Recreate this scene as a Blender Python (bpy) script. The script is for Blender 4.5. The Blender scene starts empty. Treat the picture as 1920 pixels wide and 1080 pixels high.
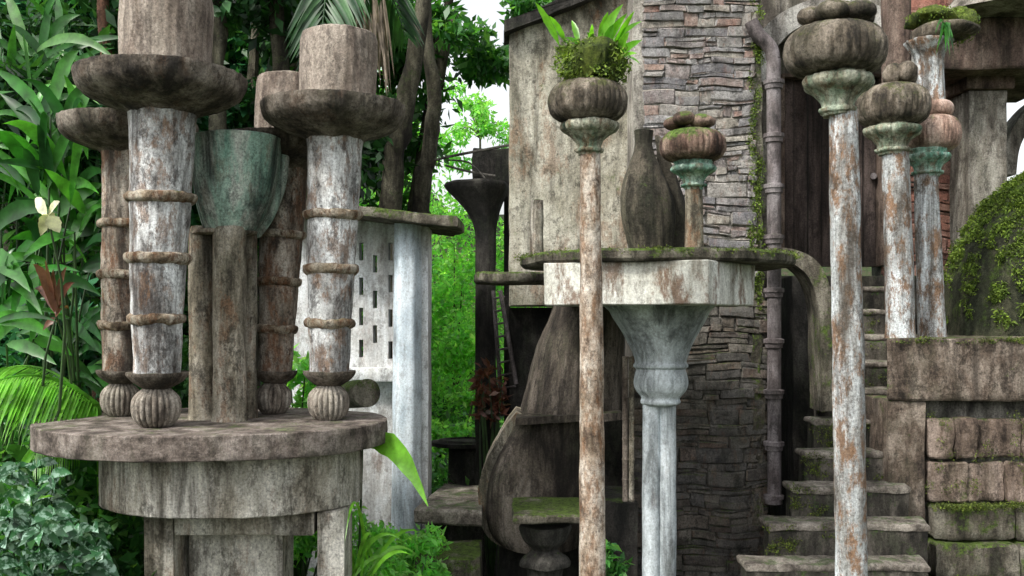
import bpy, bmesh, math, random
import numpy as np
from mathutils import Vector, noise
random.seed(11); rng=np.random.default_rng(5)
C=bpy.context.scene.collection
F=1800.0; E=2.3; H=590.0
def P(px,py,D): return Vector(((px-960)/F*D, D, E-(py-H)/F*D))
def X(px,D): return (px-960)/F*D
def Z(py,D): return E-(py-H)/F*D
def S(w,D): return w/F*D
U=random.uniform
# ------------------------------------------------------------ materials
def nn(nt,t,**k):
    n=nt.nodes.new(t)
    for a,b in k.items(): setattr(n,a,b)
    return n
def setup(name):
    m=bpy.data.materials.new(name); m.use_nodes=True; nt=m.node_tree
    for n in list(nt.nodes): nt.nodes.remove(n)
    out=nn(nt,'ShaderNodeOutputMaterial'); b=nn(nt,'ShaderNodeBsdfPrincipled')
    nt.links.new(b.outputs[0],out.inputs[0]); return m,nt,b,out
def noi(nt,vec,scale,detail=5,rough=.6,dist=0):
    n=nn(nt,'ShaderNodeTexNoise'); n.inputs['Scale'].default_value=scale; n.inputs['Detail'].default_value=detail
    n.inputs['Roughness'].default_value=rough; n.inputs['Distortion'].default_value=dist
    nt.links.new(vec,n.inputs['Vector']); return n.outputs[0]
def mapn(nt,vec,sc,loc=(0,0,0)):
    mp=nn(nt,'ShaderNodeMapping'); mp.inputs['Scale'].default_value=sc; mp.inputs['Location'].default_value=loc; nt.links.new(vec,mp.inputs[0]); return mp.outputs[0]
def rmp(nt,fac,stops):
    r=nn(nt,'ShaderNodeValToRGB'); e=r.color_ramp.elements
    while len(e)<len(stops): e.new(.5)
    for i,(p,c) in enumerate(stops):
        e[i].position=p
        if not hasattr(c,'__len__'): c=(c,c,c)
        e[i].color=(*c,1)
    nt.links.new(fac,r.inputs[0]); return r.outputs[0]
def mix(nt,fac,a,b,mode='MIX'):
    m=nn(nt,'ShaderNodeMix',data_type='RGBA',blend_type=mode)
    for s,v in ((m.inputs[0],fac),(m.inputs[6],a),(m.inputs[7],b)):
        if hasattr(v,'links'): nt.links.new(v,s)
        elif hasattr(v,'__len__'): s.default_value=(*v,1)
        else: s.default_value=v
    return m.outputs[2]
def mth(nt,op,a,b=None):
    m=nn(nt,'ShaderNodeMath',operation=op)
    for i,v in enumerate((a,b)):
        if v is None: continue
        if hasattr(v,'links'): nt.links.new(v,m.inputs[i])
        else: m.inputs[i].default_value=v
    return m.outputs[0]
MOSS=(.07,.12,.018)
def weather(name,dark,mid,light,sc=3.0,bal=.5,streak=.5,moss=.3,mosscol=MOSS,patina=None,pat_amt=.5,rust=0,rustcol=(.19,.075,.025),bump=.5,island=None,fine=1.0,rough=.9,grime=.4,vs=.38,patch=.55,algae=.45):
    m,nt,b,out=setup(name); g=nn(nt,'ShaderNodeNewGeometry'); pos=g.outputs['Position']
    n1=noi(nt,mapn(nt,pos,(1,1,vs)),sc,7,.68,.2)
    col=rmp(nt,n1,[(bal-.13,dark),(bal-.02,mid),(bal+.12,light)])
    if island:
        rc=rmp(nt,g.outputs['Random Per Island'],[(i/len(island),c) for i,c in enumerate(island)])
        col=mix(nt,.62,col,rc)
    if patina:
        pf=rmp(nt,noi(nt,mapn(nt,pos,(1,1,.3),(3,1,2)),sc*1.6+.7,6,.7,.3),[(.52-.2*pat_amt,0),(.62-.14*pat_amt,pat_amt)])
        col=mix(nt,pf,col,patina)
    if algae:
        af=rmp(nt,noi(nt,mapn(nt,pos,(1,1,.45),(1,9,4)),4.2,8,.78,.3),[(.5,0),(.6,algae)])
        col=mix(nt,af,col,mix(nt,.5,mid,(.045,.065,.03),'MIX'))
    if rust:
        rf=rmp(nt,noi(nt,mapn(nt,pos,(1,1,.4),(7,3,1)),sc*1.6,8,.8,.2),[(.57-.12*rust,0),(.62-.08*rust,min(1,rust*1.3))])
        col=mix(nt,rf,col,rustcol)
    sf=rmp(nt,noi(nt,mapn(nt,pos,(6,6,.55)),1.0,7,.72,.5),[(.38,streak),(.52,0)])
    col=mix(nt,sf,col,tuple(c*.6 for c in dark))
    if patch:
        qf=rmp(nt,noi(nt,mapn(nt,pos,(1,1,.6),(2,5,8)),9,9,.82,.15),[(.415,patch),(.475,0)])
        col=mix(nt,qf,col,tuple(c*.55 for c in dark))
    f2=rmp(nt,noi(nt,mapn(nt,pos,(30,30,4)),1.0,4,.7,.2),[(.3,.6),(.5,1.0),(.7,1.3)])
    col=mix(nt,.2+.3*streak,col,f2,'MULTIPLY')
    if grime:
        gf=rmp(nt,noi(nt,pos,24,6,.8,.2),[(.37,grime),(.43,0)])
        col=mix(nt,gf,col,tuple(c*.5 for c in dark))
    sp=rmp(nt,noi(nt,pos,75,4,.85),[(.34,.4),(.5,1.0),(.66,1.45)])
    col=mix(nt,.8*fine,col,sp,'MULTIPLY')
    if moss:
        sx=nn(nt,'ShaderNodeSeparateXYZ'); nt.links.new(g.outputs['Normal'],sx.inputs[0]); nz=sx.outputs[2]
        mn=noi(nt,pos,6.5,8,.82,.2)
        up=mth(nt,'MULTIPLY',nz,.13)
        mf=rmp(nt,mth(nt,'ADD',mn,up),[(.68-.26*moss,0),(.75-.24*moss,min(1,.45+moss))])
        mc=mix(nt,rmp(nt,noi(nt,pos,30,5,.85),[(.35,0),(.65,1)]),tuple(c*.15 for c in mosscol),tuple(min(1,c*1.7) for c in mosscol))
        col=mix(nt,mf,col,mc)
    nt.links.new(col,b.inputs['Base Color']); b.inputs['Roughness'].default_value=rough
    b.inputs['Specular IOR Level'].default_value=.3
    bp=nn(nt,'ShaderNodeBump'); bp.inputs['Strength'].default_value=min(1,bump*1.3); bp.inputs['Distance'].default_value=.03
    nt.links.new(noi(nt,pos,26,8,.8),bp.inputs['Height']); nt.links.new(bp.outputs[0],b.inputs['Normal'])
    return m
def leafmat(name,cols,tr=.35,rough=.4,stripe=None):
    m,nt,b,out=setup(name); g=nn(nt,'ShaderNodeNewGeometry')
    r=rmp(nt,g.outputs['Random Per Island'],[(i/max(1,len(cols)-1),c) for i,c in enumerate(cols)])
    n=rmp(nt,noi(nt,g.outputs['Position'],9,4,.6),[(.3,.4),(.7,1.4)])
    col=mix(nt,1.0,r,n,'MULTIPLY')
    if stripe:
        sf=rmp(nt,noi(nt,g.outputs['Position'],32,3,.6),[(.5,0),(.6,.8)]); col=mix(nt,sf,col,stripe)
    nt.links.new(col,b.inputs['Base Color']); b.inputs['Roughness'].default_value=rough; b.inputs['Specular IOR Level'].default_value=.45
    t=nn(nt,'ShaderNodeBsdfTranslucent'); nt.links.new(mix(nt,1.0,col,(1.5,1.6,.6),'MULTIPLY'),t.inputs[0])
    ms=nn(nt,'ShaderNodeMixShader'); ms.inputs[0].default_value=tr
    nt.links.new(b.outputs[0],ms.inputs[1]); nt.links.new(t.outputs[0],ms.inputs[2]); nt.links.new(ms.outputs[0],out.inputs[0])
    return m
M={}
M['shaftL']=weather('weathered_white_stone',(.07,.06,.055),(.4,.4,.39),(.78,.8,.8),sc=8,bal=.47,streak=.8,moss=.03,rust=.55,rustcol=(.2,.105,.05),bump=.4,patch=.7,algae=.3)
M['ring']=weather('ring_stone',(.06,.04,.025),(.32,.25,.17),(.6,.54,.44),sc=11,bal=.48,streak=.3,moss=.06,rust=.6,rustcol=(.18,.08,.035),bump=.8,grime=.7)
M['bowl']=weather('bowl_stone',(.03,.025,.02),(.14,.115,.09),(.34,.3,.25),sc=6,bal=.5,streak=.5,moss=.12,rust=.25,rustcol=(.12,.06,.03),bump=.7,grime=.6,vs=.8,patch=.6)
M['drum']=weather('drum_stone',(.08,.06,.05),(.26,.21,.17),(.44,.38,.32),sc=7,bal=.46,streak=.5,moss=.04,bump=.6,patch=.5,algae=.25)
M['ball']=weather('ball_stone',(.05,.042,.035),(.22,.185,.15),(.44,.4,.34),sc=9,bal=.47,streak=.4,moss=.04,grime=.6)
M['backshaft']=weather('brown_shaft_stone',(.045,.035,.028),(.25,.2,.155),(.54,.49,.42),sc=7,bal=.49,streak=.85,moss=.06,rust=.6,rustcol=(.19,.09,.045),patch=.7)
M['cup']=weather('patina_cup_stone',(.04,.05,.045),(.34,.37,.32),(.66,.7,.63),sc=5,bal=.47,streak=.85,moss=.02,patina=(.13,.4,.29),pat_amt=.5,rust=.35,rustcol=(.16,.1,.06),vs=.25,grime=.3,patch=.5,algae=.2)
M['pillarb']=weather('bundle_stone',(.055,.048,.035),(.27,.24,.18),(.52,.48,.4),sc=6,bal=.48,streak=.85,moss=.12,rust=.4,vs=.3,patch=.7)
M['slab']=weather('table_slab_stone',(.045,.036,.03),(.15,.122,.104),(.3,.26,.23),sc=8,bal=.5,streak=.25,moss=.06,vs=1,patch=.5)
M['plinth']=weather('table_plinth_stone',(.06,.05,.033),(.38,.345,.28),(.7,.67,.6),sc=3.5,bal=.46,streak=.8,moss=.1,rust=.3,grime=.3,patch=.6)
M['tall']=weather('lichen_column_stone',(.09,.058,.04),(.36,.28,.21),(.64,.58,.5),sc=12,bal=.48,streak=.4,moss=.04,rust=.5,rustcol=(.2,.1,.045),grime=.75,patch=.6)
M['tallb']=weather('blue_white_column_stone',(.1,.08,.06),(.38,.39,.38),(.7,.75,.77),sc=8,bal=.47,streak=.8,moss=.04,rust=.7,rustcol=(.22,.12,.06),grime=.5,vs=.2,patch=.65,algae=.3)
M['bun']=weather('bun_stone',(.03,.026,.02),(.14,.115,.085),(.36,.31,.25),sc=10,bal=.5,streak=.5,moss=.36,mosscol=(.075,.09,.02),bump=.9,grime=.6)
M['bunpink']=weather('pink_bun_stone',(.08,.045,.035),(.34,.23,.18),(.56,.44,.37),sc=6,bal=.48,streak=.4,moss=.14)
M['bunred']=weather('reddish_bun_stone',(.03,.018,.014),(.14,.085,.065),(.32,.23,.18),sc=8,bal=.51,streak=.4,moss=.5)
M['cap']=weather('capital_stone',(.05,.045,.032),(.29,.28,.2),(.56,.56,.45),sc=10,bal=.48,streak=.5,moss=.16,patina=(.14,.34,.23),pat_amt=.35,rust=.4,grime=.6)
M['capg']=weather('green_capital_stone',(.04,.07,.055),(.26,.38,.3),(.54,.66,.57),sc=9,bal=.47,streak=.6,moss=.04,patina=(.08,.4,.28),pat_amt=.5,rust=.45,algae=.2)
M['bluecol']=weather('blue_grey_column_stone',(.11,.12,.12),(.36,.4,.42),(.64,.7,.73),sc=3.5,bal=.46,streak=.75,moss=.02,bump=.3,fine=.6,grime=.25,patch=.35,algae=.25,rust=.1)
M['white']=weather('white_render',(.25,.22,.2),(.66,.66,.65),(.82,.85,.87),sc=3.5,bal=.42,streak=.5,moss=.06,rust=.25,bump=.35,fine=.6,grime=.35,patch=.5,algae=.15)
M['whiteblue']=weather('white_blue_render',(.22,.24,.26),(.52,.61,.68),(.76,.84,.9),sc=3.2,bal=.44,streak=.65,moss=.02,bump=.3,fine=.6,grime=.3,patch=.35,algae=.1)
M['whiteslab']=weather('pale_slab_render',(.14,.11,.07),(.56,.56,.5),(.78,.79,.74),sc=2.8,bal=.44,streak=.6,moss=.08,rust=.6,rustcol=(.14,.06,.025),bump=.3,fine=.7,grime=.35,patch=.4,algae=.3)
M['mossslab']=weather('mossy_slab_stone',(.03,.027,.02),(.12,.105,.08),(.27,.25,.2),sc=7,bal=.5,streak=.2,moss=.6,mosscol=(.075,.12,.018),bump=.9)
M['plaster']=weather('plaster_render',(.06,.055,.04),(.32,.3,.235),(.52,.5,.42),sc=2.4,bal=.48,streak=.6,moss=.26,rust=.35,bump=.4,fine=.9,grime=.6,vs=.6,patch=.6)
M['darkc']=weather('dark_stone',(.01,.01,.009),(.035,.032,.028),(.09,.085,.075),sc=4,bal=.52,streak=.6,moss=.12)
M['shell']=weather('brown_shell_stone',(.02,.016,.013),(.085,.07,.055),(.22,.19,.16),sc=3.5,bal=.52,streak=.9,moss=.08,vs=.3,patch=.6)
M['gourd']=weather('gourd_stone',(.012,.011,.008),(.05,.044,.032),(.14,.12,.09),sc=5,bal=.5,streak=.9,moss=.28,bump=.6,vs=.25)
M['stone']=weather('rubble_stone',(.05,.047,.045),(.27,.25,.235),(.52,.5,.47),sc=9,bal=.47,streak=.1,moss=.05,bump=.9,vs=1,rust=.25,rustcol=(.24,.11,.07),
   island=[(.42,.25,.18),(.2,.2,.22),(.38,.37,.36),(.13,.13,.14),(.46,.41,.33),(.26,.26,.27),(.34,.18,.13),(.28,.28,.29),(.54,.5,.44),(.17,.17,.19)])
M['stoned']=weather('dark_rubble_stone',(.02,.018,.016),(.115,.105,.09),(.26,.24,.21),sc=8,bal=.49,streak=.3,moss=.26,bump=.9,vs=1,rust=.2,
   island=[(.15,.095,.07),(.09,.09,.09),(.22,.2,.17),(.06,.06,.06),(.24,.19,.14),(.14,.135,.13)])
M['brick']=weather('red_brick',(.07,.03,.025),(.3,.15,.11),(.46,.29,.23),sc=8,bal=.48,streak=.3,moss=.04,bump=.8,vs=1,
   island=[(.42,.18,.13),(.3,.14,.11),(.36,.24,.19),(.2,.11,.09)])
M['mortar']=weather('mortar',(.02,.018,.016),(.08,.075,.065),(.18,.17,.15),sc=9,bal=.5,streak=.1,moss=.2)
M['mortarp']=weather('pale_mortar',(.08,.075,.065),(.26,.24,.21),(.45,.43,.38),sc=9,bal=.48,streak=.1,moss=.05)
M['moss']=weather('moss',(.02,.035,.006),(.07,.1,.014),(.15,.19,.03),sc=14,bal=.5,streak=.1,moss=.5,mosscol=(.1,.14,.02),bump=1.0)
M['mosssparse']=weather('mossy_dome_stone',(.012,.014,.008),(.035,.04,.022),(.1,.1,.06),sc=6,bal=.5,streak=.3,moss=.5,mosscol=(.06,.1,.014),bump=1.0)
M['parapet']=weather('parapet_stone',(.03,.023,.018),(.14,.105,.08),(.33,.275,.225),sc=6,bal=.5,streak=.65,moss=.3,bump=.7,grime=.6,vs=.6,patch=.65)
M['block']=weather('block_stone',(.035,.025,.02),(.19,.14,.108),(.38,.3,.25),sc=7,bal=.5,streak=.45,moss=.3,bump=.9,patch=.65)
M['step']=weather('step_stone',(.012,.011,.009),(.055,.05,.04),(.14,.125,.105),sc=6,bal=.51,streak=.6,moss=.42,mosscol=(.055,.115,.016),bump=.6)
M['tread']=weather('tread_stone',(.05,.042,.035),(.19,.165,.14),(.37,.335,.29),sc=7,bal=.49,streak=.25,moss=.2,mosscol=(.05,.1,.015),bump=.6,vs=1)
M['pipe']=weather('pipe_iron',(.035,.03,.03),(.12,.1,.1),(.24,.215,.22),sc=6,bal=.48,streak=.5,moss=.02,bump=.3,rough=.6,algae=.2)
M['door']=weather('door_wood',(.016,.012,.01),(.06,.044,.038),(.13,.1,.09),sc=3,bal=.5,streak=.85,moss=0,bump=.4,vs=.15,algae=0)
M['lintel']=weather('lintel_stone',(.05,.042,.034),(.2,.18,.15),(.42,.4,.35),sc=4,bal=.49,streak=.65,moss=.08)
M['archp']=weather('pale_arch_stone',(.08,.07,.06),(.34,.32,.29),(.6,.59,.55),sc=4,bal=.47,streak=.5,moss=.06)
M['beam']=weather('beam_stone',(.035,.024,.02),(.13,.09,.072),(.27,.21,.17),sc=4,bal=.5,streak=.6,moss=.06)
M['ground']=weather('forest_soil',(.012,.01,.006),(.04,.032,.02),(.075,.06,.04),sc=1.5,bal=.5,streak=0,moss=.45,mosscol=(.03,.06,.012),bump=1.0)
M['bark']=weather('bark',(.015,.012,.009),(.06,.055,.035),(.15,.14,.1),sc=6,bal=.5,streak=.7,moss=.4,mosscol=(.045,.08,.015),bump=1.0)
M['barkb']=weather('brown_bark',(.06,.03,.018),(.22,.11,.07),(.38,.22,.15),sc=5,bal=.5,streak=.4,moss=.04,bump=.8)
M['stem']=leafmat('green_stem',[(.02,.05,.012),(.04,.09,.02)],.1)
M['leafdark']=leafmat('dark_foliage',[(.008,.03,.01),(.02,.08,.022),(.05,.15,.04),(.012,.045,.018)],.3)
M['leafmid']=leafmat('mid_foliage',[(.02,.09,.02),(.07,.24,.05),(.035,.13,.04),(.16,.38,.08)],.45)
M['leafbright']=leafmat('bright_backlit_foliage',[(.16,.46,.1),(.32,.68,.18),(.2,.54,.15),(.48,.78,.28)],.6)  # light green leaves, with the centre gap's backlit glow raised into the colour
M['leafblue']=leafmat('blue_green_foliage',[(.012,.06,.025),(.03,.15,.06),(.07,.26,.09)],.35)
M['broad']=leafmat('broad_leaf',[(.012,.07,.014),(.05,.24,.03),(.022,.12,.02),(.01,.05,.014),(.1,.36,.05),(.02,.09,.02),(.18,.48,.08)],.4,.3)
M['lime']=leafmat('lime_leaf',[(.1,.34,.025),(.2,.5,.05),(.08,.27,.02)],.45,.3)
M['vari']=leafmat('silver_striped_leaf',[(.015,.075,.025),(.04,.14,.05),(.01,.05,.02)],.2,.4,stripe=(.3,.46,.36))
M['redleaf']=leafmat('red_leaf',[(.14,.05,.035),(.22,.09,.06),(.08,.07,.04)],.35)
M['pale']=leafmat('pale_bract',[(.6,.6,.36),(.75,.76,.56)],.3)
M['deadfrond']=leafmat('dead_frond',[(.14,.11,.08),(.26,.21,.16),(.08,.065,.045)],.2,.8)
M['mossleaf']=leafmat('moss_leaf',[(.03,.05,.008),(.08,.12,.015),(.15,.2,.025),(.05,.045,.02)],.2,.8)
M['mossbright']=leafmat('bright_moss_leaf',[(.045,.085,.012),(.12,.2,.022),(.2,.29,.035),(.05,.08,.015)],.2,.8)
# ------------------------------------------------------------ mesh builder
ORG={}
def finish(me,name,mat,parent,org,smooth,label=None,angle=40):
    me.materials.append(mat)
    o=bpy.data.objects.new(name,me); C.objects.link(o)
    if parent is not None: o.parent=parent
    else: o.location=org
    ORG[o.name]=org
    if label: o['label']=label
    return o
class MB:
    def __init__(s): s.v=[]; s.f=[]
    def add(s,vs,fs):
        n=len(s.v); s.v.extend(Vector(v) for v in vs); s.f.extend(tuple(i+n for i in f) for f in fs)
    def loft(s,rings,caps=True,closed=True):
        k=len(rings[0]); vs=[p for r in rings for p in r]; fs=[]
        for i in range(len(rings)-1):
            for j in range(k if closed else k-1):
                a=i*k+j; b=i*k+(j+1)%k; fs.append((a,b,b+k,a+k))
        if caps and closed:
            for r,off in ((rings[0],0),(rings[-1],(len(rings)-1)*k)):
                c=sum((Vector(p) for p in r),Vector())/k
                m0=len(vs); vs+= [c.lerp(Vector(p),.5) for p in r]; vs.append(c)
                for j in range(k):
                    j2=(j+1)%k; fs.append((off+j,off+j2,m0+j2,m0+j)); fs.append((m0+j,m0+j2,m0+k))
        s.add(vs,fs)
    def lpx(s,D,rows,seg=40,fl=None,step=.04,sy=1.0,cr=True,caps=True):
        pts=[(X(c,D),Z(y,D),S(w,D)) for c,y,w in rows]; out=[]
        for i in range(len(pts)-1):
            p0=pts[max(0,i-1)];p1=pts[i];p2=pts[i+1];p3=pts[min(len(pts)-1,i+2)]
            L=math.hypot(p2[1]-p1[1],p2[2]-p1[2]); n=max(1,math.ceil(L/step))
            for j in range(n):
                t=j/n
                if cr and L<.25:
                    out.append(tuple(.5*((2*p1[k])+(-p0[k]+p2[k])*t+(2*p0[k]-5*p1[k]+4*p2[k]-p3[k])*t*t+(-p0[k]+3*p1[k]-3*p2[k]+p3[k])*t**3) for k in range(3)))
                else: out.append(tuple(p1[k]+(p2[k]-p1[k])*t for k in range(3)))
        out.append(pts[-1]); rings=[]
        for (cx,z,r) in out:
            r=max(r,.002)
            rings.append([Vector((cx+math.cos(a)*r*(fl(a,z) if fl else 1), D+math.sin(a)*r*sy*(fl(a,z) if fl else 1), z)) for a in [2*math.pi*q/seg for q in range(seg)]])
        s.loft(rings,caps)
    def prism(s,poly,a0,a1,axis='z',bev=.012,res=.1,cut=.08):
        pts=[]; n=len(poly)
        for i in range(n):
            p=Vector(poly[i]);q=Vector(poly[(i+1)%n]); k=max(1,min(40,math.ceil((q-p).length/res)))
            pts+=[p.lerp(q,t/k) for t in range(k)]
        c=sum(pts,Vector((0,0)))/len(pts)
        ins=[c+(p-c)*(1-bev/max(.02,(p-c).length)) for p in pts]
        k=max(1,min(50,math.ceil((a1-a0)/cut))); lv=[(a0,ins)]+[(a0+bev+(a1-a0-2*bev)*t/k,pts) for t in range(k+1)]+[(a1,ins)]
        mk=(lambda p,h:Vector((p[0],p[1],h))) if axis=='z' else (lambda p,h:Vector((p[0],h,p[1])))
        s.loft([[mk(p,h) for p in ps] for h,ps in lv])
    def box(s,x0,x1,y0,y1,z0,z1,bev=.01,res=.12): s.prism([(x0,y0),(x1,y0),(x1,y1),(x0,y1)],z0,z1,'z',bev,res,res)
    def band(s,outer,inner,D,dep,sub=6):
        rings=[[P(*a,D),P(*a,D)+Vector((0,dep,0)),P(*b,D)+Vector((0,dep,0)),P(*b,D)] for a,b in zip(outer,inner)]
        n=len(rings); out=[]
        ex=lambda q:[q[0],q[0].lerp(q[1],.33),q[0].lerp(q[1],.66),q[1],q[1].lerp(q[2],.5),q[2],q[2].lerp(q[3],.5),q[3],q[3].lerp(q[0],.33),q[3].lerp(q[0],.66)]
        for i in range(n-1):
            r0=rings[max(0,i-1)];r1=rings[i];r2=rings[i+1];r3=rings[min(n-1,i+2)]
            for j in range(sub):
                t=j/sub; out.append(ex([.5*((2*r1[k])+(r2[k]-r0[k])*t+(2*r0[k]-5*r1[k]+4*r2[k]-r3[k])*t*t+(3*r1[k]-r0[k]-3*r2[k]+r3[k])*t**3) for k in range(4)]))
        out.append(ex(rings[-1])); s.loft(out)
    def tube(s,path,rad,seg=10,sub=1):
        path=[Vector(p) for p in path]
        if not hasattr(rad,'__len__'): rad=[rad]*len(path)
        if sub>1:
            np_,nr=[],[]
            for i in range(len(path)-1):
                a=path[max(0,i-1)];b=path[i];c=path[i+1];d=path[min(len(path)-1,i+2)]
                for j in range(sub):
                    t=j/sub; np_.append(.5*((2*b)+(c-a)*t+(2*a-5*b+4*c-d)*t*t+(3*b-a-3*c+d)*t**3)); nr.append(rad[i]+(rad[i+1]-rad[i])*t)
            np_.append(path[-1]); nr.append(rad[-1]); path,rad=np_,nr
        rings=[]; ref=Vector((.31,.2,.93)) if abs((path[-1]-path[0]).normalized().z)<.8 else Vector((1,.1,0))
        for i,p in enumerate(path):
            t=(path[min(i+1,len(path)-1)]-path[max(0,i-1)]).normalized(); u=t.cross(ref).normalized(); w=t.cross(u)
            rings.append([p+(u*math.cos(2*math.pi*q/seg)+w*math.sin(2*math.pi*q/seg))*rad[i] for q in range(seg)])
        s.loft(rings)
    def ell(s,c,r,seg=20,rg=12):
        c=Vector(c); s.loft([[c+Vector((r[0]*math.sin(t)*math.cos(a),r[1]*math.sin(t)*math.sin(a),r[2]*math.cos(t))) for a in [2*math.pi*q/seg for q in range(seg)]] for t in [.02+(math.pi-.04)*k/rg for k in range(rg+1)]],caps=True)
    def blade(s,p0,p1,w,sag=.1,fold=.25,n=8,side=None,tip=.75):
        p0=Vector(p0);p1=Vector(p1); d=p1-p0; L=d.length
        sd=side or d.cross(Vector((U(-.3,.3),-1,U(-.1,.5)))).normalized(); up=sd.cross(d).normalized()
        vs=[];fs=[]
        for i in range(n+1):
            t=i/n; c=p0+d*t+Vector((0,0,1))*sag*L*(4*t*(1-t)) ; ww=w*.5*(math.sin(math.pi*min(1,t**tip))**.8 if 0<t<1 else .02)
            wv=1+.08*math.sin(t*23+w*90)
            vs+= [c-sd*ww*wv+up*ww*fold, c, c+sd*ww*wv+up*ww*fold]
        for i in range(n):
            a=i*3; fs+=[(a,a+1,a+4,a+3),(a+1,a+2,a+5,a+4)]
        s.add(vs,fs)
    def rough(s,amp,sc=3,amp2=0,sc2=12):
        for v in s.v:
            n=noise.noise_vector(v*sc)*amp
            if amp2: n=n+noise.noise_vector(v*sc2)*amp2
            v+=n
        return s
    def build(s,name,mat,parent=None,org=None,smooth=True,label=None,angle=42,recalc=True):
        if parent is not None: org=ORG[parent.name]
        if org is None:
            xs=[v.x for v in s.v];ys=[v.y for v in s.v];zs=[v.z for v in s.v]; org=Vector(((min(xs)+max(xs))/2,(min(ys)+max(ys))/2,min(zs)))
        me=bpy.data.meshes.new(name); me.from_pydata([(v-org)[:] for v in s.v],[],s.f)
        if recalc:
            bm=bmesh.new(); bm.from_mesh(me); bmesh.ops.recalc_face_normals(bm,faces=bm.faces[:]); bm.to_mesh(me); bm.free()
        if smooth:
            me.polygons.foreach_set('use_smooth',[True]*len(me.polygons)); me.set_sharp_from_angle(angle=math.radians(angle))
        return finish(me,name,mat,parent,org,smooth,label)
def tag(o,label,cat=None,group=None,kind=None):
    if label: o['label']=label
    if cat: o['category']=cat
    if group: o['group']=group
    if kind: o['kind']=kind
    return o
def empty(name,label,cat,loc,group=None):
    o=bpy.data.objects.new(name,None); C.objects.link(o); o.location=loc; o.empty_display_size=.1; ORG[o.name]=Vector(loc)
    return tag(o,label,cat,group)
def cloud(name,mat,parent,clumps,size,org=None,asp=.42,down=.35):
    """many small leaf faces spread through ellipsoidal clumps (c, radii, n)"""
    A=[]
    for c,r,n in clumps:
        d=rng.normal(size=(n,3)); d/=np.linalg.norm(d,axis=1)[:,None]; d*= (rng.random(n)**.45)[:,None]
        A.append(np.array(c)[None]+d*np.array(r)[None])
    p=np.concatenate(A); n=len(p)
    a=rng.normal(size=(n,3)); a[:,2]-=down; a/=np.linalg.norm(a,axis=1)[:,None]
    b=rng.normal(size=(n,3)); b[:,2]*=.5; b-=a*(a*b).sum(1)[:,None]; b/=np.linalg.norm(b,axis=1)[:,None]
    s=size*(.55+rng.random(n)*.9)[:,None]
    q=np.cross(a,b)*s*.12
    v=np.stack([p,p+a*s*.45+b*s*asp*.5+q,p+a*s,p+a*s*.45-b*s*asp*.5+q],1).reshape(-1,3)
    if parent is not None: org=ORG[parent.name]
    v-=np.array(org)[None]
    me=bpy.data.meshes.new(name); me.vertices.add(4*n); me.vertices.foreach_set('co',v.ravel())
    me.loops.add(4*n); me.loops.foreach_set('vertex_index',np.arange(4*n)); me.polygons.add(n)
    me.polygons.foreach_set('loop_start',np.arange(n)*4); me.update(calc_edges=True); me.validate()
    return finish(me,name,mat,parent,Vector(org),False)
def copy_tree(o,parent=None,skip=()):
    c=o.copy(); C.objects.link(c); c.parent=parent
    for ch in list(o.children):
        if ch.name.split('.')[0] not in skip: copy_tree(ch,c)
    return c
# ------------------------------------------------------------ camera / light
cam=bpy.data.cameras.new('camera'); co=bpy.data.objects.new('camera',cam); C.objects.link(co)
co.location=(0,0,E); co.rotation_euler=(math.pi/2,0,0); cam.lens=F/1920*36; cam.sensor_width=36; cam.shift_y=(H-540)/1920; cam.clip_end=1000; cam.clip_start=.05
bpy.context.scene.camera=co
w=bpy.data.worlds.new('World'); bpy.context.scene.world=w; w.use_nodes=True; nt=w.node_tree
az=math.radians(228); el=math.radians(50)   # sun behind the camera, to the left
sky=nt.nodes.new('ShaderNodeTexSky'); sky.sky_type='NISHITA'; sky.sun_disc=False; sky.sun_elevation=el; sky.sun_rotation=az; sky.dust_density=4; sky.air_density=1.2
bg=nt.nodes['Background']; bg.inputs[1].default_value=.15
hsv=nt.nodes.new('ShaderNodeHueSaturation'); hsv.inputs['Saturation'].default_value=.18; hsv.inputs['Value'].default_value=2.0
nt.links.new(sky.outputs[0],hsv.inputs['Color']); nt.links.new(hsv.outputs[0],bg.inputs[0])
sl=bpy.data.lights.new('sun','SUN'); sl.energy=3.4; sl.angle=math.radians(7); sl.color=(1,.95,.87)
so=bpy.data.objects.new('sun',sl); C.objects.link(so)
dv=Vector((math.sin(az)*math.cos(el),math.cos(az)*math.cos(el),math.sin(el))); so.rotation_euler=dv.to_track_quat('Z','Y').to_euler()
bpy.context.scene.view_settings.view_transform='Standard'
# ------------------------------------------------------------ ground
def sst(a,b,x):
    t=max(0,min(1,(x-a)/(b-a))); return t*t*(3-2*t)
def gh(x,y):
    h=1.05*sst(-1.55,-2.6,x)*sst(2.5,4.2,y)
    h+=5.0*sst(11,26,y)
    h+=.25*sst(2,12,abs(x))*noise.noise(Vector((x*.3,y*.3,0)))
    return h+.04*noise.noise(Vector((x*1.7,y*1.7,0)))
mb=MB(); N=150; vs=[];fs=[]
def wp(t): return math.copysign(abs(t)**2.6*200+abs(t)*14,t)
for j in range(N+1):
    for i in range(N+1):
        x=wp(i/N*2-1); y=wp(j/N*2-1)+7; vs.append((x,y,gh(x,y)))
for j in range(N):
    for i in range(N):
        a=j*(N+1)+i; fs.append((a,a+1,a+N+2,a+N+1))
mb.add(vs,fs); tag(mb.build('ground',M['ground'],org=Vector((0,0,0))),'dark mossy forest soil under the ruins','ground',kind='structure')
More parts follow.
